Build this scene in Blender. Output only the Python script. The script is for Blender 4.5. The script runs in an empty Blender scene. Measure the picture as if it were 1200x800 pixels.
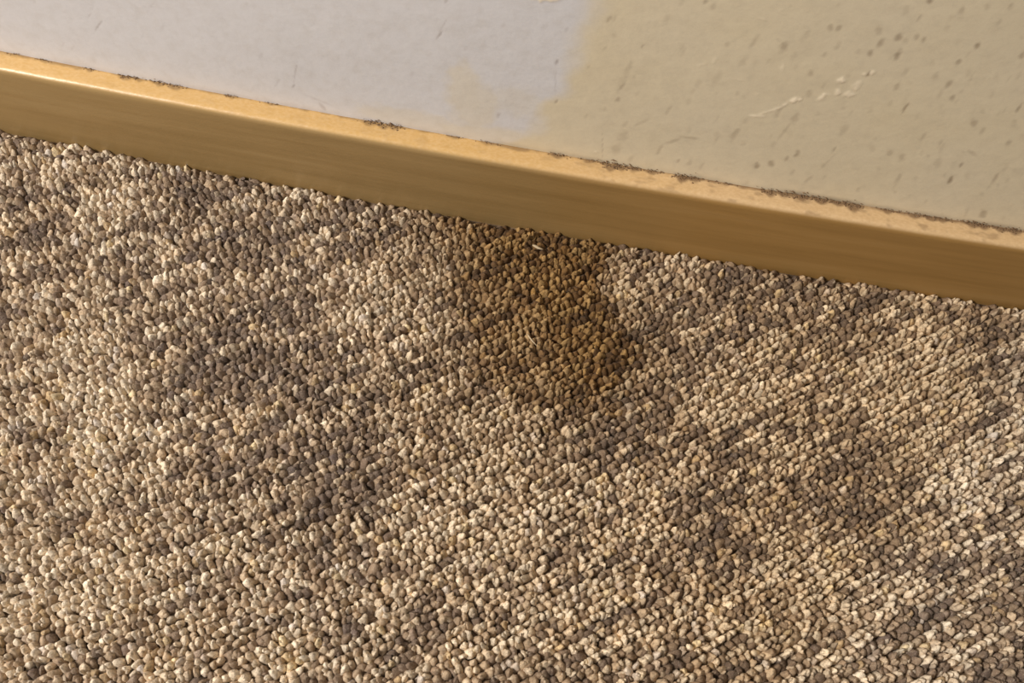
import bpy, math
import numpy as np
from mathutils import Vector, Matrix

rng = np.random.default_rng(11)
scene = bpy.context.scene
COL = scene.collection

# ------------------------------------------------------------------ camera
F_PX = 1200.0                       # focal length for a 1200 x 800 frame
CAM_H, CAM_D = 0.480, 0.320         # height over the carpet, distance to the board's face
PITCH, ROLL = math.radians(63.0), math.radians(9.85)
T_BOARD, H_BOARD = 0.0118, 0.0519   # board thickness and height over the pile
CAM = np.array([0.0, -(T_BOARD + CAM_D), CAM_H])
_f = np.array([0, math.cos(PITCH), -math.sin(PITCH)])
_u = np.array([0, math.sin(PITCH), math.cos(PITCH)])
_r = np.array([1.0, 0, 0])
RIGHT = _r * math.cos(ROLL) + _u * math.sin(ROLL)
UP = _u * math.cos(ROLL) - _r * math.sin(ROLL)
cam_data = bpy.data.cameras.new('camera')
cam_data.sensor_width = 36.0
cam_data.lens = 36.0 * F_PX / 1200.0
cam_data.clip_start = 0.01
cam = bpy.data.objects.new('camera', cam_data)
COL.objects.link(cam)
m = Matrix.Identity(4)
for i in range(3):
    m[i][0], m[i][1], m[i][2], m[i][3] = RIGHT[i], UP[i], -_f[i], CAM[i]
cam.matrix_world = m
scene.camera = cam

# ------------------------------------------------------------------ light
world = bpy.data.worlds.new('world')
scene.world = world
world.use_nodes = True
bg = world.node_tree.nodes['Background']
bg.inputs[0].default_value = (1.0, 0.95, 0.90, 1)
bg.inputs[1].default_value = 0.27


def area_lamp(name, loc, target, size, energy, colour):
    d = bpy.data.lights.new(name, 'AREA')
    d.shape = 'DISK'
    d.size = size
    d.energy = energy
    d.color = colour
    o = bpy.data.objects.new(name, d)
    COL.objects.link(o)
    o.location = loc
    o.rotation_euler = (Vector(target) - Vector(loc)).to_track_quat('-Z', 'Y').to_euler()
    return o


area_lamp('room_lamp', (-1.15, -0.77, 1.26), (0, -0.1, 0), 0.38, 31.0, (1.0, 0.94, 0.875))

scene.view_settings.view_transform = 'Standard'
scene.view_settings.look = 'None'
scene.view_settings.gamma = 1.0
scene.view_settings.use_curve_mapping = False
scene.view_settings.exposure = 0.22


# ------------------------------------------------------------------ helpers
def srgb(r, g, b):
    c = np.array([r, g, b]) / 255.0
    return np.where(c <= 0.04045, c / 12.92, ((c + 0.055) / 1.055) ** 2.4)


def rgba(r, g, b):
    return tuple(float(v) for v in srgb(r, g, b)) + (1.0,)


def ray(px, py):
    return _f * F_PX + RIGHT * (px - 600.0) + UP * (400.0 - py)


def on_wall(px, py):                # point of the wall (x, z) seen at a place of the photograph
    d = ray(px, py)
    y = 0.0
    for _ in range(4):
        p = CAM + d * ((y - CAM[1]) / d[1])
        y = bow(p[0])
    return p[0], p[2]


def on_floor(px, py, z=0.0):
    d = ray(px, py)
    p = CAM + d * ((z - CAM[2]) / d[2])
    return p[0], p[1]


def on_board(px, py):               # x on the ledge
    d = ray(px, py)
    p = CAM + d * ((H_BOARD - CAM[2]) / d[2])
    return p[0]


def bow(x):                         # the wall is not quite straight: it swells into the room
    x = np.asarray(x, float)
    s, w, lim = 0.0036, 0.27, 0.45
    a = np.minimum(np.abs(x), lim)
    return s * ((a / w) ** 2 - 0.55) + (np.abs(x) - a) * 2 * s * lim / w ** 2


def vnoise(x, y, seed):             # smooth 2D value noise, 0..1
    x = np.asarray(x, float); y = np.asarray(y, float)
    tab = np.random.default_rng(seed).random((256, 256))
    xi = np.floor(x).astype(int); yi = np.floor(y).astype(int)
    fx = x - xi; fy = y - yi
    fx = fx * fx * (3 - 2 * fx); fy = fy * fy * (3 - 2 * fy)
    a = tab[xi & 255, yi & 255]; b = tab[(xi + 1) & 255, yi & 255]
    c = tab[xi & 255, (yi + 1) & 255]; d = tab[(xi + 1) & 255, (yi + 1) & 255]
    return (a * (1 - fx) + b * fx) * (1 - fy) + (c * (1 - fx) + d * fx) * fy


def fbm(x, y, seed, n=3):
    t, a, s = 0.0, 1.0, 0.0
    for k in range(n):
        t = t + a * vnoise(x * 2 ** k + 17.3 * k, y * 2 ** k + 5.1 * k, seed + k)
        s += a
        a *= 0.5
    return t / s


def sstep(a, b, x):
    t = np.clip((x - a) / (b - a), 0, 1)
    return t * t * (3 - 2 * t)


def mesh_object(name, verts, faces, mat, parent=None, smooth=True, attrs=None):
    """verts (n,3); faces: list of integer arrays (k,3) / (k,4)."""
    me = bpy.data.meshes.new(name)
    verts = np.asarray(verts, np.float32)
    groups = [np.asarray(f, np.int32) for f in faces if len(f)]
    loops = np.concatenate([g.ravel() for g in groups])
    tot = np.concatenate([np.full(len(g), g.shape[1], np.int32) for g in groups])
    start = np.concatenate([[0], np.cumsum(tot)[:-1]]).astype(np.int32)
    me.vertices.add(len(verts)); me.vertices.foreach_set('co', verts.ravel())
    me.loops.add(len(loops)); me.loops.foreach_set('vertex_index', loops)
    me.polygons.add(len(tot)); me.polygons.foreach_set('loop_start', start)
    me.polygons.foreach_set('loop_total', tot)
    me.update(calc_edges=True)
    me.validate()
    if smooth:
        me.polygons.foreach_set('use_smooth', np.ones(len(me.polygons), bool))
    for an, data in (attrs or {}).items():
        data = np.asarray(data, np.float32)
        if data.ndim == 1:
            a = me.attributes.new(an, 'FLOAT', 'POINT'); a.data.foreach_set('value', data)
        else:
            a = me.attributes.new(an, 'FLOAT_COLOR', 'POINT')
            full = np.ones((len(data), 4), np.float32); full[:, :data.shape[1]] = data
            a.data.foreach_set('color', full.ravel())
    me.materials.append(mat)
    o = bpy.data.objects.new(name, me)
    COL.objects.link(o)
    if parent:
        o.parent = parent
    return o


def grid_faces(nu, nv):
    i = np.arange(nu - 1)[:, None] * nv + np.arange(nv - 1)[None, :]
    i = i.ravel()
    return np.stack([i, i + nv, i + nv + 1, i + 1], 1)


class NT:
    """small node-tree writer"""
    def __init__(self, name):
        self.mat = bpy.data.materials.new(name)
        self.mat.use_nodes = True
        self.t = self.mat.node_tree
        self.bsdf = self.t.nodes['Principled BSDF']

    def n(self, kind, **kw):
        nd = self.t.nodes.new(kind)
        for k, v in kw.items():
            if k in nd.inputs:
                nd.inputs[k].default_value = v
            else:
                setattr(nd, k, v)
        return nd

    def l(self, a, b):
        self.t.links.new(a, b)

    def attr(self, name):
        nd = self.n('ShaderNodeAttribute'); nd.attribute_name = name
        return nd

    def mix(self, fac, a, b, mode='MIX'):
        nd = self.n('ShaderNodeMix', data_type='RGBA', blend_type=mode)
        for s, v in ((nd.inputs[0], fac), (nd.inputs[6], a), (nd.inputs[7], b)):
            if hasattr(v, 'is_linked'):
                self.l(v, s)
            else:
                s.default_value = v
        return nd.outputs[2]

    def math(self, op, a, b=0.0, clamp=False):
        nd = self.n('ShaderNodeMath', operation=op, use_clamp=clamp)
        for s, v in ((nd.inputs[0], a), (nd.inputs[1], b)):
            if hasattr(v, 'is_linked'):
                self.l(v, s)
            else:
                s.default_value = v
        return nd.outputs[0]

    def noise(self, scale, detail=3.0, stretch=(1, 1, 1), rough=0.55):
        tc = self.n('ShaderNodeTexCoord')
        mp = self.n('ShaderNodeMapping')
        mp.inputs['Scale'].default_value = stretch
        self.l(tc.outputs['Object'], mp.inputs[0])
        nd = self.n('ShaderNodeTexNoise')
        nd.inputs['Scale'].default_value = scale
        nd.inputs['Detail'].default_value = detail
        nd.inputs['Roughness'].default_value = rough
        self.l(mp.outputs[0], nd.inputs['Vector'])
        return nd.outputs['Fac']

    def ramp(self, fac, stops):
        nd = self.n('ShaderNodeValToRGB')
        cr = nd.color_ramp
        while len(cr.elements) < len(stops):
            cr.elements.new(0.5)
        for e, (p, c) in zip(cr.elements, stops):
            e.position = p; e.color = c
        self.l(fac, nd.inputs[0])
        return nd.outputs[0]

    def bump(self, h, strength, dist):
        nd = self.n('ShaderNodeBump')
        nd.inputs['Strength'].default_value = strength
        nd.inputs['Distance'].default_value = dist
        self.l(h, nd.inputs['Height'])
        self.l(nd.outputs[0], self.bsdf.inputs['Normal'])


# ------------------------------------------------------------------ materials
def paint_material():
    k = NT('wall_paint')
    a = k.attr('marks')
    sep = k.n('ShaderNodeSeparateColor'); k.l(a.outputs['Color'], sep.inputs[0])
    big = k.noise(9.0, 3)
    fine = k.noise(160.0, 3)
    white = k.mix(big, rgba(209, 207, 208), rgba(215, 212, 212))
    tan = k.mix(big, rgba(213, 199, 168), rgba(218, 204, 174))
    c = k.mix(sep.outputs[0], white, tan)
    c = k.mix(k.math('MULTIPLY', k.math('SUBTRACT', fine, 0.45), 0.5, True), c, rgba(168, 155, 135))
    c = k.mix(sep.outputs[1], c, rgba(104, 78, 54))
    c = k.mix(sep.outputs[2], c, rgba(240, 225, 198))
    k.l(c, k.bsdf.inputs['Base Color'])
    k.bsdf.inputs['Roughness'].default_value = 0.55
    k.bsdf.inputs['Specular IOR Level'].default_value = 0.3
    h = k.noise(420.0, 2)
    k.bump(h, 0.12, 0.0006)
    return k.mat


def wood_material():
    k = NT('varnished_wood')
    a = k.attr('wear')                      # R bare pale ledge, G grime, B yellower right side
    sep = k.n('ShaderNodeSeparateColor'); k.l(a.outputs['Color'], sep.inputs[0])
    grain = k.noise(55.0, 5, (0.10, 1, 1.6), 0.6)
    streak = k.noise(260.0, 3, (0.03, 1, 1), 0.6)
    left = k.ramp(grain, [(0.25, rgba(134, 109, 68)), (0.55, rgba(152, 125, 82)), (0.8, rgba(162, 136, 93))])
    right = k.ramp(grain, [(0.25, rgba(138, 104, 52)), (0.55, rgba(155, 119, 65)), (0.8, rgba(164, 129, 77))])
    c = k.mix(sep.outputs[2], left, right)
    c = k.mix(k.math('MULTIPLY', k.math('SUBTRACT', streak, 0.5), 0.9, True), c, rgba(118, 88, 44))
    worn_n = k.noise(900.0, 3, (0.6, 1, 1))
    gold = k.mix(sep.outputs[2], rgba(209, 168, 104), rgba(203, 170, 125))
    pale = k.mix(k.math('MULTIPLY', k.math('SUBTRACT', worn_n, 0.35), 1.6, True), gold, k.mix(0.55, gold, rgba(238, 208, 164)))
    c = k.mix(sep.outputs[0], c, pale)
    c = k.mix(sep.outputs[1], c, rgba(98, 70, 44))
    k.l(c, k.bsdf.inputs['Base Color'])
    r = k.math('ADD', k.math('MULTIPLY', sep.outputs[2], 0.32), 0.34)
    r = k.math('ADD', r, k.math('MULTIPLY', sep.outputs[1], 0.4), True)
    k.l(r, k.bsdf.inputs['Roughness'])
    k.bsdf.inputs['Specular IOR Level'].default_value = 0.45
    k.bump(k.math('ADD', k.math('MULTIPLY', streak, 0.5), k.math('MULTIPLY', worn_n, 0.6)), 0.18, 0.0006)
    return k.mat


def yarn_material():
    k = NT('carpet_yarn')
    y = k.attr('yarn')
    s = k.attr('stain')
    fibre = k.noise(1300.0, 3, (1, 1, 1), 0.65)
    ply = k.noise(640.0, 3, (1, 1, 1), 0.6)
    c = y.outputs['Color']
    c = k.mix(k.math('MULTIPLY', k.math('SUBTRACT', ply, 0.44), 4.0, True), c, k.mix(0.66, c, rgba(112, 92, 73)))
    c = k.mix(k.math('MULTIPLY', k.math('SUBTRACT', fibre, 0.50), 4.0, True), c, k.mix(0.35, c, rgba(232, 216, 190)))
    sep = k.n('ShaderNodeSeparateColor'); k.l(s.outputs['Color'], sep.inputs[0])
    c = k.mix(sep.outputs[0], c, (.46, .34, .175, 1), 'MULTIPLY')     # brown spill
    c = k.mix(sep.outputs[1], c, (.90, .84, .74, 1), 'MULTIPLY')     # yellowish, slightly darker tint on the right
    k.l(c, k.bsdf.inputs['Base Color'])
    k.bsdf.inputs['Roughness'].default_value = 0.75
    k.bsdf.inputs['Specular IOR Level'].default_value = 0.25
    k.bsdf.inputs['Sheen Weight'].default_value = 0.06
    k.bsdf.inputs['Sheen Roughness'].default_value = 0.5
    k.bump(k.math('ADD', fibre, k.math('MULTIPLY', ply, 0.8)), 0.7, 0.0011)
    return k.mat


def backing_material():
    k = NT('carpet_backing')
    v = k.n('ShaderNodeTexVoronoi'); v.inputs['Scale'].default_value = 200.0
    tc = k.n('ShaderNodeTexCoord'); k.l(tc.outputs['Object'], v.inputs['Vector'])
    c = k.mix(v.outputs['Distance'], rgba(118, 98, 76), rgba(80, 64, 48))
    k.l(c, k.bsdf.inputs['Base Color'])
    k.bsdf.inputs['Roughness'].default_value = 0.95
    k.bump(v.outputs['Distance'], 0.5, 0.002)
    return k.mat


def plain_material(name, c0, c1, rough, scale=700.0):
    k = NT(name)
    n = k.noise(scale, 3)
    k.l(k.mix(n, c0, c1), k.bsdf.inputs['Base Color'])
    k.bsdf.inputs['Roughness'].default_value = rough
    return k.mat


M_PAINT, M_WOOD, M_YARN, M_BACK = paint_material(), wood_material(), yarn_material(), backing_material()
M_DIRT = plain_material('dark_grime', rgba(100, 76, 54), rgba(146, 116, 84), 0.9)
M_LINT = plain_material('pale_lint', rgba(204, 184, 152), rgba(166, 146, 116), 0.7)


def nonuniform(lo, hi, a, b, fine, coarse):
    return np.unique(np.round(np.concatenate([
        np.arange(lo, a, coarse), np.arange(a, b, fine), np.arange(b, hi + coarse * .5, coarse)]), 6))


# ------------------------------------------------------------------ wall
XS = nonuniform(-1.5, 1.5, -0.34, 0.34, 0.0007, 0.04)
ZS = nonuniform(-0.02, 1.1, 0.044, 0.225, 0.0007, 0.032)
X, Z = np.meshgrid(XS, ZS, indexing='ij')

# the edge of the tan area of the wall, as seen in the photograph
EDGE = [(715, -140), (706, -60), (700, 0), (692, 28), (679, 42), (676, 66), (670, 86), (660, 104),
        (650, 116), (637, 124), (631, 134), (631, 150), (617, 160), (590, 168), (560, 172)]
e = np.array([on_wall(*p) for p in EDGE])
wob = (fbm(X * 90, Z * 90, 31) - 0.5) * 0.010
order = np.argsort(e[:, 1])
edge_x = np.interp(Z, e[order, 1], e[order, 0])
soft = 0.006 + 0.007 * sstep(0.10, 0.2, Z)
tan = sstep(-soft, soft, X - edge_x + wob)
tan = tan * (0.93 + 0.14 * (fbm(X * 25, Z * 25, 41) - 0.5))


def blotch(px, py, rx, ry, amp, tilt=0.0):
    """soft-edged patch with an uneven outline; radii in metres"""
    cx, cz = on_wall(px, py)
    ca, sa = math.cos(tilt), math.sin(tilt)
    dx, dz = X - cx, Z - cz
    u, v = dx * ca + dz * sa, -dx * sa + dz * ca
    d = np.sqrt((u / rx) ** 2 + (v / ry) ** 2) + (fbm(X * 160 + px, Z * 160, 51) - 0.5) * 0.7
    return amp * .85 * sstep(1.25, 0.65, d)


for b in [(545, 106, .010, .019, .55), (560, 126, .012, .016, .5), (600, 118, .016, .010, .28), (612, 122, .010, .012, .3),
          (480, 140, .026, .008, .40), (575, 160, .030, .007, .55), (610, 165, .02, .008, .6), (548, 145, .012, .012, .3),
          (520, 150, .03, .006, .4)]:
    tan = np.maximum(tan, blotch(*b))
tan = np.clip(tan, 0, 1)

dark = np.zeros_like(X)
chip = np.zeros_like(X)


def mark(field, px, py, length, width, amp, ang=-56.0):
    """one fleck: length and width are in photograph pixels, ang is its direction in the photograph"""
    c, s = math.cos(math.radians(ang)), math.sin(math.radians(ang))
    p0 = np.array(on_wall(px, py))
    J = np.stack([(np.array(on_wall(px + 2, py)) - p0) / 2, (np.array(on_wall(px, py + 2)) - p0) / 2], 1)
    Ji = np.linalg.inv(J)
    R = max(length, width) * 0.0016
    i0, i1 = np.searchsorted(XS, [p0[0] - R, p0[0] + R]); j0, j1 = np.searchsorted(ZS, [p0[1] - R, p0[1] + R])
    if i1 <= i0 or j1 <= j0:
        return
    xx, zz = X[i0:i1, j0:j1] - p0[0], Z[i0:i1, j0:j1] - p0[1]
    qx = Ji[0, 0] * xx + Ji[0, 1] * zz; qy = Ji[1, 0] * xx + Ji[1, 1] * zz
    u = qx * c + qy * s; v = -qx * s + qy * c
    d = np.sqrt((u / length) ** 2 + (v / width) ** 2) + (vnoise(X[i0:i1, j0:j1] * 700, Z[i0:i1, j0:j1] * 500, 61) - .5) * (1.3 if field is chip else .6)
    f = amp * sstep(1.35, 0.25, d)
    field[i0:i1, j0:j1] = np.maximum(field[i0:i1, j0:j1], f)


SPOTS = [  # px, py, half length, half width, strength
    (652, 73, 4, 2.5, .4), (652, 119, 4, 1.8, .35), (714, 22, 6, 3, .32), (753, 54, 3, 1.5, .4), (737, 79, 9, 4, .22),
    (729, 101, 9, 3, .34), (724, 117, 3.5, 3.5, .38), (782, 22, 7, 5, .14), (638, 32, 6, 5, .12), (690, 78, 3, 2, .18),
    (784, 129, 6, 2.5, .25), (827, 2, 4, 3, .35), (836, 8, 5, 3.5, .2), (885, 47, 10, 3.5, .25), (852, 53, 4, 3, .18),
    (919, 55, 8, 6, .40), (871, 72, 9, 4.5, .2), (840, 92, 12, 5, .15), (818, 99, 6, 4, .14), (901, 71, 5, 3, .15),
    (930, 67, 6, 4, .15), (973, 33, 5, 4.5, .38), (983, 33, 5.5, 3.5, .40), (982, 54, 6, 4, .2), (966, 64, 4.5, 3, .25),
    (950, 86, 4, 4.2, .30), (948, 110, 6, 4, .25), (812, 107, 5, 3, .16), (807, 120, 5, 4, .14), (1090, 1, 4, 4, .6),
    (1062, 12, 7, 5, .15), (1077, 21, 5, 2.2, .28), (1128, 11, 6, 4, .33), (1157, 8, 4, 4, .2), (1184, 8, 5, 3, .28),
    (1030, 36, 7, 5, .27), (1053, 43, 6, 5, .48), (1062, 48, 6, 4, .2), (1075, 43, 4.5, 3.5, .33), (1083, 46, 5, 3, .42),
    (1032, 50, 7, 4.5, .48), (1020, 63, 5.5, 3.5, .52), (1052, 64, 8, 4, .55), (1146, 53, 5, 3.5, .6), (1198, 65, 7, 4, .42),
    (1123, 73, 5.5, 3.5, .45), (1062, 84, 6, 3, .2), (1018, 87, 5, 2, .75), (1096, 90, 6, 4.5, .24), (1112, 99, 6.5, 3.5, .42),
    (1135, 86, 6, 4, .15), (1138, 93, 4, 3, .2), (1051, 102, 7, 3, .35), (1102, 110, 7, 3.5, .2), (1116, 115, 5, 3.5, .38),
    (1127, 107, 4, 3, .15), (1061, 126, 9, 2.4, .62), (1194, 127, 7, 2.4, .45), (1020, 130, 5, 3, .15), (1162, 112, 5, 3, .15),
    (687, 136, 4, 2, .15), (709, 128, 4, 3, .15), (731, 160, 8, 7, .2), (723, 175, 9, 6, .24), (795, 189, 3, 2, .3),
    (861, 158, 11, 4, .33), (874, 141, 5, 3, .18), (912, 133, 9, 3, .28), (931, 140, 9, 5, .24), (887, 195, 4.5, 4.5, .55),
    (904, 192, 5, 4.5, .5), (934, 181, 6, 3.5, .5), (922, 186, 4, 2.5, .35), (929, 202, 4, 2.5, .22), (978, 175, 5, 2, .42),
    (989, 152, 9, 5, .22), (965, 194, 5, 2.5, .25), (808, 191, 5, 3, .2), (822, 195, 6, 2.5, .22), (871, 170, 4, 3, .15),
    (840, 158, 5, 4, .12), (1141, 144, 5.5, 5, .38), (1151, 154, 6, 3, .28), (1182, 168, 5, 3.5, .3), (1043, 179, 5, 4, .27),
    (1057, 185, 6, 4.5, .3), (1081, 162, 8, 2.6, .22), (1102, 168, 5, 2, .22), (1100, 190, 8, 6, .2), (1126, 194, 4, 2.2, .5),
    (1114, 211, 6, 2.6, .65), (1053, 209, 8, 2.8, .3), (1167, 208, 9, 2.4, .38), (1177, 199, 8, 3, .15), (1134, 206, 5, 4, .15),
    (1152, 251, 6, 5.5, .42), (105, 18, 4, 2, .22), (115, 31, 8, 1.8, .35), (190, 33, 5, 3, .12), (344, 101, 3, 2, .4),
    (515, 41, 6, 2.2, .5), (523, 1, 4, 2, .3), (483, 87, 4, 3, .15), (584, 135, 4, 3, .3), (325, 97, 6, 2, .15),
    (306, 65, 4, 3, .14), (590, 30, 4, 2, .1), (740, 186, 5, 4, .2), (1006, 222, 4, 3, .2), (1085, 236, 4, 2, .2)]
for s in SPOTS:
    mark(dark, s[0], s[1], s[2], s[3] * .88, s[4] * .85)
STREAKS = [(346, 86, 14, 1.2, .22, -80), (518, 32, 14, 1.2, .16, -60), (921, 152, 17, 2, .18, -52), (752, 144, 12, 2, .14, -26),
           (773, 176, 8, 2.5, .22, -56), (789, 166, 12, 2.2, .22, -18), (809, 162, 12, 2, .26, 6), (947, 211, 9, 2, .2, -40),
           (1140, 180, 8, 2.5, .2, 32), (970, 190, 14, 1.5, .15, -45), (732, 90, 20, 4, .12, -62), (1162, 214, 12, 1.5, .15, -56),
           (651, 96, 22, 1.0, .14, -88), (374, 118, 22, 1.2, .12, 22), (378, 125, 7, 2, .22, 50), (706, 172, 18, .9, .22, 90),
           (1050, 216, 10, 1.5, .15, -56)]
for s in STREAKS:
    mark(dark, *s)
r2 = np.random.default_rng(5)
for _ in range(170):                 # faint spatter, thicker to the right
    px = 640 + 620 * math.sqrt(r2.random()); py = -60 + r2.random() * 330
    mark(dark, px, py, 2 + 5 * r2.random(), 1.5 + 2.2 * r2.random(), .05 + .10 * r2.random(), -56 + 24 * (r2.random() - .5))
for _ in range(26):
    mark(dark, r2.random() * 640, r2.random() * 160 - 20, 2 + 3 * r2.random(), 1.2 + 1.2 * r2.random(), .04 + .06 * r2.random())
CHIPS = [(932, 118, 7, 3, .95, -22), (921, 122, 7, 2, .6, -24), (903, 130, 14, 1.6, .45, -18), (886, 136, 7, 1.4, .6, 4),
         (893, 136, 5, 1.2, .5, 10), (963, 114, 7.5, 3, .75, -25), (987, 95, 4.5, 4, .95, -48), (982, 108, 4, 3, .7, -50),
         (996, 110, 7, 3.2, .6, -18), (1004, 101, 7, 3.5, .5, -56), (1013, 87, 4, 2.4, .7, -10), (1022, 85, 4, 2, .6, -35),
         (838, 70, 6, 3, .25, -38), (822, 76, 9, 1.4, .22, -18), (863, 93, 8, 1.2, .2, 4), (917, 79, 4, 1.6, .3, -80),
         (894, 22, 5, 1.2, .25, 8), (905, 130, 8, 1.5, .3, -18), (642, -2, 15, 3.5, .7, -3), (886, 110, 5, 1.4, .2, 4),
         (700, 178, 6, 1.2, .3, 4), (915, 12, 4, 2, .18, -30)]
for s in CHIPS:
    mark(chip, *s)
dark = dark * (1 - chip)
# brown grime gathered just above the ledge
foot = sstep(0.0045, 0.0, Z - H_BOARD) * (0.2 + 0.8 * sstep(.35, .75, fbm(X * 60, Z * 60, 71))) * (0.25 + .5 * sstep(-.05, .1, X))
dark = np.maximum(dark, foot * .55)
relief = 0.00035 * chip - 0.0002 * dark + 0.0010 * (fbm(X * 14, Z * 14, 81) - .5) + 0.00018 * (fbm(X * 120, Z * 120, 91) - .5)
verts = np.stack([X, bow(X) - relief, Z], -1).reshape(-1, 3)
marks = np.stack([tan, dark, chip], -1).reshape(-1, 3)
wall = mesh_object('wall_back', verts, [grid_faces(len(XS), len(ZS))], M_PAINT, attrs={'marks': marks})
wall['kind'] = 'structure'
wall['label'] = 'off-white painted wall with a tan area, dark spatter and white scratch'

# ------------------------------------------------------------------ baseboard
BX = nonuniform(-1.5, 1.5, -0.34, 0.34, 0.0009, 0.03)
R_EDGE = 0.0040
prof = [(-T_BOARD, -0.006)] + [(-T_BOARD, z) for z in np.linspace(0.0, H_BOARD - R_EDGE, 16)]
prof += [(-T_BOARD + R_EDGE * (1 - math.cos(a)), H_BOARD - R_EDGE * (1 - math.sin(a))) for a in np.linspace(.15, math.pi / 2, 11)]
prof += [(y, H_BOARD) for y in np.linspace(-T_BOARD + R_EDGE + .0006, 0.0005, 14)]
prof += [(0.0005, -0.006)]
prof = np.array(prof)
PX, K = np.meshgrid(BX, np.arange(len(prof)), indexing='ij')
PY, PZ = prof[K, 0], prof[K, 1]
ledge = sstep(H_BOARD - .0022, H_BOARD - .0003, PZ)
back = -PY                                               # distance from the wall
side = sstep(-.05, .11, PX + (fbm(PX * 20, PY * 60, 101) - .5) * .08)
grime_w = 0.0003 + .0010 * side + 0.0042 * (fbm(PX * 60, PX * 0, 111, 4) - .5)
CLUMPS = [(18, .6, 5), (50, .7, 6), (105, .8, 5), (150, 1.6, 9), (163, 1.0, 8), (188, 1.3, 9), (206, 1.3, 10), (272, .9, 6), (318, .6, 6),
          (434, 1.5, 9), (450, 1.7, 9), (464, 1.6, 8), (530, .7, 8), (575, .8, 10), (655, 1.3, 8), (690, .9, 10), (716, 2.6, 9),
          (728, 2.0, 8), (742, 1.4, 8), (764, 1.2, 9), (800, 2.4, 8), (815, 1.2, 10), (850, .8, 10), (902, 2.0, 10), (920, 1.8, 10),
          (940, 2.0, 10), (962, 1.8, 9), (982, 1.6, 9), (1000, 2.4, 10), (1040, 1.2, 9), (1072, 1.4, 12), (1092, 1.6, 10), (1105, 1.3, 8),
          (1140, 1.9, 10), (1152, 1.6, 8), (1172, 1.9, 10), (1188, 1.9, 10)]


def junction_y(px):
    return np.interp(px, [0, 150, 300, 450, 600, 750, 900, 1050, 1200], [61, 87, 115, 142, 171, 196, 221.5, 246, 266.5])


clump_pos = [(on_board(p, junction_y(p)), a, w) for p, a, w in CLUMPS]
for cx, a, w in clump_pos:
    grime_w = np.maximum(grime_w, a * .0019 * np.exp(-((PX - cx) / (w * .00042)) ** 2) + (fbm(PX * 400, PY * 400, 121) - .5) * .0010)
grime = ledge * sstep(0.0012, -0.0008, back - grime_w + (fbm(PX * 300, PY * 500, 131) - .5) * .0022)
grime = np.maximum(grime * (.55 + .18 * side), ledge * .35 * sstep(.60, .8, fbm(PX * 160, PY * 300, 141)) * (.25 + .75 * side))
pale = ledge * (0.86 + .14 * side)
wear = np.stack([pale, np.clip(grime, 0, 1), side], -1).reshape(-1, 3)
dents = (fbm(PX * 150, PZ * 150 + PY * 150, 151) - .5) * .0003
bverts = np.stack([PX, bow(PX) + PY, PZ + dents * ledge], -1).reshape(-1, 3)
board = mesh_object('baseboard_back', bverts, [grid_faces(len(BX), len(prof))[:, ::-1]], M_WOOD, attrs={'wear': wear})
board['kind'] = 'structure'
board['label'] = 'varnished brown wooden baseboard with pale worn top edge'

# ------------------------------------------------------------------ floor
FX = np.array([-1.5, 1.5]); FY = np.array([-1.8, 0.02])
fv = [(x, y, -0.0053) for x in FX for y in FY]
floor = mesh_object('floor', fv, [np.array([[0, 2, 3, 1]])], M_BACK, smooth=False)
floor['kind'] = 'structure'

# ---- carpet pile: looped tufts in slanting rows
ROW_A = math.radians(36.0)
PITCH_U, PITCH_V = 0.0037, 0.0039
ru = np.array([math.cos(ROW_A), math.sin(ROW_A)]); rv = np.array([-ru[1], ru[0]])
nv_ = int(1.3 / PITCH_V); nu_ = int(1.3 / PITCH_U)
iv, iu = np.meshgrid(np.arange(-nv_ // 2, nv_ // 2), np.arange(-nu_ // 2, nu_ // 2), indexing='ij')
row_shift = rng.random(iv.shape[0])[:, None]
su = (iu + row_shift) * PITCH_U + rng.normal(0, .00050, iu.shape)
sv = iv * PITCH_V + rng.normal(0, .00036, iu.shape) + .0007 * (fbm(iu * .11, iv * .3, 201) - .5)
cx = su * ru[0] + sv * rv[0]; cy = su * ru[1] + sv * rv[1] - 0.15
iu, iv, cx, cy = iu.ravel(), iv.ravel(), cx.ravel(), cy.ravel()
keep = (np.abs(cx) < 0.46) & (cy > -0.42) & (cy < bow(cx) - T_BOARD - .0012)
iu, iv, cx, cy = iu[keep], iv[keep], cx[keep], cy[keep]
N = len(cx)
# space-dyed yarn: the tone drifts along a row, rows differ, with wide lighter and darker fields
tone = (1.2 * (vnoise(iu * .30 + iv * 31.7, iv * 0.0 + .5 + iv * 7.3, 211) - .5)
        + 0.8 * (vnoise(iu * .11 + iv * 13.1, iv * 3.7 + .5, 215) - .5)
        + 1.1 * (rng.random(N) - .5)
        + 0.45 * (fbm(iu * .055 + 9, iv * .16, 221, 3) - .5)
        + 0.6 * (fbm(iu * .11, iv * .035 + 4, 231, 2) - .5))


def fgauss(px, py, r):
    gx, gy = on_floor(px, py)
    return np.exp(-((cx - gx) ** 2 + (cy - gy) ** 2) / r ** 2)


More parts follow.
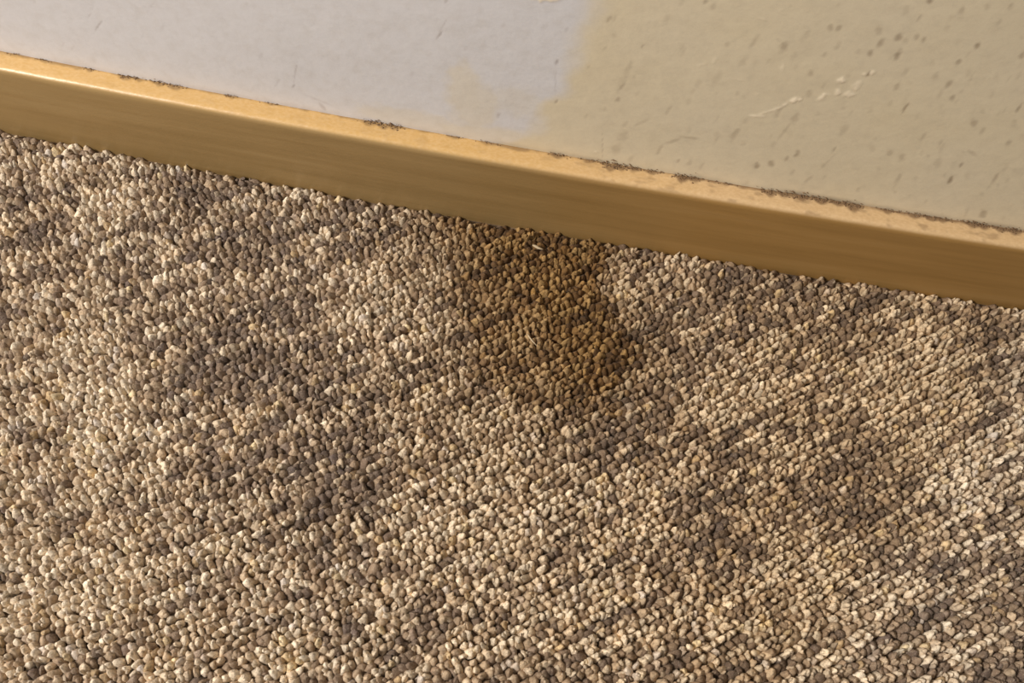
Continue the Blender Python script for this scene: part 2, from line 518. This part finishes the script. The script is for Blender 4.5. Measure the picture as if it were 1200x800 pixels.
# lighter and darker fields of the space-dyed pattern
for px, py, r, a in [(30, 480, .04, .22), (110, 400, .03, .15), (160, 500, .03, .3), (200, 580, .025, .15), (250, 680, .035, .3), (130, 720, .05, .2),
                     (60, 600, .04, .2), (420, 360, .025, .2), (480, 280, .03, .12), (560, 540, .035, .25), (520, 620, .03, .2), (690, 600, .035, .3),
                     (620, 720, .05, .15), (750, 700, .03, .2), (860, 480, .03, .25), (900, 420, .025, .15), (1000, 350, .02, -.1), (1110, 440, .03, .3),
                     (1060, 480, .025, .2), (1130, 580, .03, .2), (960, 680, .035, .22), (1160, 640, .03, .12), (240, 540, .02, -.3), (240, 440, .03, -.25),
                     (300, 300, .05, -.28), (80, 290, .03, -.15), (360, 560, .035, -.22), (370, 660, .03, -.15), (330, 420, .03, -.15), (450, 480, .03, -.15),
                     (770, 520, .03, -.25), (860, 590, .035, -.25), (840, 350, .04, -.22), (920, 360, .04, -.22), (1030, 580, .03, -.28), (980, 520, .025, -.2),
                     (1050, 390, .03, -.15), (1180, 400, .03, -.25), (1140, 740, .04, -.2), (820, 640, .025, -.15), (700, 500, .02, -.1), (590, 640, .03, -.1)]:
    tone = tone + 1.1 * a * fgauss(px, py, r)
rank = np.empty(N); rank[np.argsort(tone)] = np.linspace(0, 1, N)
stops = np.array([0, .14, .32, .52, .75, 1.0])
cols = np.array([srgb(102, 86, 76), srgb(130, 109, 91), srgb(162, 138, 113), srgb(206, 181, 150), srgb(238, 218, 189), srgb(250, 234, 209)])
yarn = np.stack([np.interp(rank, stops, cols[:, k]) for k in range(3)], 1)
yarn *= (1 + .12 * rng.normal(0, 1, (N, 1))).clip(.7, 1.3)
hue = rng.random(N)
yarn[hue < .04] *= np.array([1.0, .95, .78])             # straw-coloured strands
yarn[(hue > .05) & (hue < .11)] *= np.array([.90, .93, 1.05])   # bluish grey strands
high = rank * .0019 - .0004 + rng.normal(0, .0005, N)           # dark loops sit lower

# brown stain and yellowish tint on the carpet
POLY = [(508, 232), (520, 285), (528, 330), (538, 370), (548, 410), (560, 450), (590, 468), (640, 474), (690, 488), (728, 474), (748, 448),
        (752, 420), (744, 392), (728, 360), (716, 330), (722, 300), (740, 262), (640, 200)]
poly = np.array([on_floor(*p) for p in POLY])


def poly_dist(px, py, poly):
    d = np.full(len(px), 9.9); inside = np.zeros(len(px), bool)
    for a, b in zip(poly, np.roll(poly, -1, 0)):
        ab = b - a
        t = np.clip(((px - a[0]) * ab[0] + (py - a[1]) * ab[1]) / (ab @ ab), 0, 1)
        d = np.minimum(d, np.hypot(px - a[0] - t * ab[0], py - a[1] - t * ab[1]))
        hit = ((a[1] > py) != (b[1] > py)) & (px < (b[0] - a[0]) * (py - a[1]) / (b[1] - a[1] + 1e-12) + a[0])
        inside ^= hit
    return np.where(inside, -d, d)


sd = poly_dist(cx, cy, poly) + (fbm(cx * 60, cy * 60, 241) - .5) * .022 + rng.normal(0, .0022, N)


spill = .80 * sstep(.018, -.014, sd)
spill = np.clip(spill + .35 * spill * (fgauss(728, 420, .03) + fgauss(640, 270, .04) + fgauss(700, 345, .03)), 0, 1)
spill = np.maximum(spill, .38 * sstep(.045, -.005, sd + (fbm(cx * 30, cy * 30, 251) - .5) * .03))
spill = np.maximum(spill, .30 * fgauss(560, 470, .05))
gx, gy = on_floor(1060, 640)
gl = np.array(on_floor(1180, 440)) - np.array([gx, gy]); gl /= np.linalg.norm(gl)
across = (cx - gx) * gl[1] - (cy - gy) * gl[0]           # > 0 to the right of the untinted corner
yellow_tint = sstep(-.10, .02, cx + .25 * (cy + .15)) * sstep(.012, -.02, across + (fbm(cx * 40, cy * 40, 261) - .5) * .03)
yellow_tint = yellow_tint * (.45 + .55 * sstep(.02, .16, cx))  # tint grows stronger towards the right
stain = np.stack([spill, yellow_tint, np.zeros(N)], 1)

# mesh: near tufts with more rings, outlying ones with fewer
near = (np.abs(cx) < .335) & (cy > -.31)


def tuft_mesh(sel, nseg, nring, lobe):
    """looped tufts; lobe 0 is the main loop of each tuft, lobe 1 the smaller ply twisted against it"""
    n = len(sel)
    ph = np.linspace(0, 2 * np.pi, nseg, endpoint=False)
    zz = 1 - (1 - np.linspace(0.02, .94, nring)) ** 1.6  # from foot to just below the crown
    rr = 1.34 * (1 - zz) ** .47
    P, Tt = np.meshgrid(ph, np.arange(nring), indexing='xy')     # (ring, seg)
    k = 1.0 if lobe == 0 else .72
    la = .00212 * k * (1 + .20 * rng.normal(0, 1, n)).clip(.6, 1.7)      # half length along the row
    lb = .00178 * k * (1 + .16 * rng.normal(0, 1, n)).clip(.6, 1.5)
    la = la * (1.14 - .24 * rank[sel]); lb = lb * (1.16 - .20 * rank[sel])
    hh = .0053 + high[sel] + (0 if lobe == 0 else rng.normal(-.0005, .0006, n))
    gap = bow(cx[sel]) - T_BOARD - cy[sel]
    hh = hh - .0022 * sstep(.006, .001, gap)
    p = rng.random((n, 6)) * 2 * np.pi
    lump = (1 + .15 * np.sin(2 * P[None] + p[:, 0, None, None] + 1.3 * Tt[None])
            + .13 * np.sin(3 * P[None] + p[:, 1, None, None] - .9 * Tt[None]) + .08 * np.sin(4 * P[None] + p[:, 2, None, None] + 2 * Tt[None]))
    R = rr[Tt][None] * lump
    a = rng.normal(0, .32, n)                            # turn against the row
    lx = np.cos(P)[None] * R * la[:, None, None]; ly = np.sin(P)[None] * R * lb[:, None, None]
    ca, sa = np.cos(a)[:, None, None], np.sin(a)[:, None, None]
    u = lx * ca - ly * sa; v = lx * sa + ly * ca
    if lobe:
        w = rng.random(n) * 2 * np.pi
        u = u + (.0016 * np.cos(w))[:, None, None]; v = v + (.0014 * np.sin(w))[:, None, None]
    lean_u = rng.normal(.0, .0009, n)[:, None, None]; lean_v = rng.normal(0, .0006, n)[:, None, None]
    zt = zz[Tt][None]
    tip = rng.normal(0, .28, n)[:, None, None]; tip2 = rng.normal(0, .28, n)[:, None, None]   # slanting crown
    z = -.0053 + hh[:, None, None] * zt + (tip * u + tip2 * v) * zt * (0 if lobe else .8)
    z = z + .00022 * np.sin(3 * P[None] + p[:, 3, None, None]) * np.sin(2.1 * Tt[None] + p[:, 4, None, None])
    u = u + lean_u * zt ** 1.5; v = v + lean_v * zt ** 1.5
    gxx = cx[sel][:, None, None] + u * ru[0] + v * rv[0]; gyy = cy[sel][:, None, None] + u * ru[1] + v * rv[1]
    ring = np.stack([gxx, gyy, z], -1)
    crown = ring[:, -1].mean(1, keepdims=True) + np.array([0, 0, .00012])
    V = np.concatenate([ring.reshape(n, -1, 3), crown], 1)
    nvt = V.shape[1]
    lim = bow(V[..., 0]) - T_BOARD - .0002               # the pile stops at the board
    V[..., 1] = np.minimum(V[..., 1], lim)
    q = []
    for i in range(nring - 1):
        for j in range(nseg):
            k = (j + 1) % nseg
            q.append((i * nseg + j, i * nseg + k, (i + 1) * nseg + k, (i + 1) * nseg + j))
    t3 = [((nring - 1) * nseg + j, (nring - 1) * nseg + (j + 1) % nseg, nring * nseg) for j in range(nseg)]
    off = (np.arange(n) * nvt)[:, None, None]
    y = yarn[sel] if lobe == 0 else .5 * yarn[sel] + .5 * yarn[rng.permutation(sel)]
    return (V.reshape(-1, 3), (np.array(q)[None] + off).reshape(-1, 4), (np.array(t3)[None] + off).reshape(-1, 3),
            np.repeat(y, nvt, 0), np.repeat(stain[sel], nvt, 0))


idx = np.arange(N)
pieces = [tuft_mesh(idx[near], 8, 5, 0), tuft_mesh(idx[near & (rng.random(N) < .75)], 6, 4, 1), tuft_mesh(idx[~near], 6, 3, 0)]
base = np.cumsum([0] + [len(p[0]) for p in pieces])
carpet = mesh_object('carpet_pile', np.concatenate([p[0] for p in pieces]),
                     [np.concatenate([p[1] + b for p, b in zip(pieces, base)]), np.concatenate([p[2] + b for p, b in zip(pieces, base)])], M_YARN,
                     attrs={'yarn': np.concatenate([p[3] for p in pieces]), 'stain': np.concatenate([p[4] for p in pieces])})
carpet['kind'] = 'stuff'
carpet['label'] = 'beige and brown looped carpet pile with a dark brown stain'
carpet['category'] = 'carpet'

# ------------------------------------------------------------------ grime crumbs in the crack behind the ledge
OCT = np.array([(1, 0, 0), (-1, 0, 0), (0, 1, 0), (0, -1, 0), (0, 0, 1), (0, 0, -1)], float)
OF = np.array([(0, 2, 4), (2, 1, 4), (1, 3, 4), (3, 0, 4), (2, 0, 5), (1, 2, 5), (3, 1, 5), (0, 3, 5)])
cv, cf = [], []
r3 = np.random.default_rng(23)
for gx0, a, w in clump_pos:
    for _ in range(int(8 + 16 * a)):
        x = gx0 + r3.normal(0, w * .00033)
        s = (.00012 + .00022 * r3.random()) * min(1.5, .7 + .4 * a)
        y = bow(x) - abs(r3.normal(0, .0005 * a)) - s * .3
        z = H_BOARD + s * .3 + (abs(r3.normal(0, .0006 * a)) if bow(x) - y < .0006 else 0)
        off = len(cv) * 6
        cv.append(OCT * s * (.6 + .8 * r3.random((6, 1))) * np.array([1.5, 1, .8]) + np.array([x, y, z]))
        cf.append(OF + off)
crumbs = mesh_object('grime_crumbs', np.concatenate(cv), [np.concatenate(cf)], M_DIRT, smooth=False)
crumbs['kind'] = 'stuff'
crumbs['label'] = 'dark crumbs of grime along the crack between wall and baseboard'
crumbs['category'] = 'dirt'


# ------------------------------------------------------------------ bits of lint on the carpet
def lint(name, pts, radius, label, flat=1.0):
    pts = np.array(pts); n = len(pts); seg = 8
    V = []
    for i in range(n):
        d = pts[min(i + 1, n - 1)] - pts[max(i - 1, 0)]; d /= np.linalg.norm(d)
        s = np.cross(d, [0, 0, 1]); s /= np.linalg.norm(s); t = np.cross(s, d)
        k = radius * (0.45 if i in (0, n - 1) else 1.0)
        for j in range(seg):
            an = 2 * math.pi * j / seg
            V.append(pts[i] + s * math.cos(an) * k + t * math.sin(an) * k * flat)
    V += [pts[0], pts[-1]]
    Q = grid_faces(n, seg)
    wrap = np.array([(i * seg + seg - 1, (i + 1) * seg + seg - 1, (i + 1) * seg, i * seg) for i in range(n - 1)])
    c0 = np.array([(j, (j + 1) % seg, n * seg) for j in range(seg)])
    c1 = np.array([((n - 1) * seg + (j + 1) % seg, (n - 1) * seg + j, n * seg + 1) for j in range(seg)])
    o = mesh_object(name, np.array(V), [np.concatenate([Q, wrap]), np.concatenate([c0, c1])], M_LINT)
    o['label'] = label; o['category'] = 'lint'; o['group'] = 'bits of lint on the carpet'
    return o


def carpet_path(pix, z=0.0022):
    return [np.array([*on_floor(px, py, z), z + .0004 * math.sin(i * 2.1)]) for i, (px, py) in enumerate(pix)]


lint('lint_flake', carpet_path([(624, 287), (627, 288.5), (631, 290), (636, 292)]), .00085,
     'white lint flake on the brown stain just below the baseboard', .5)
lint('lint_fibre', carpet_path([(618, 391), (620, 395), (624, 399), (629, 405)]), .00040,
     'thin pale lint fibre in the middle of the brown carpet stain')
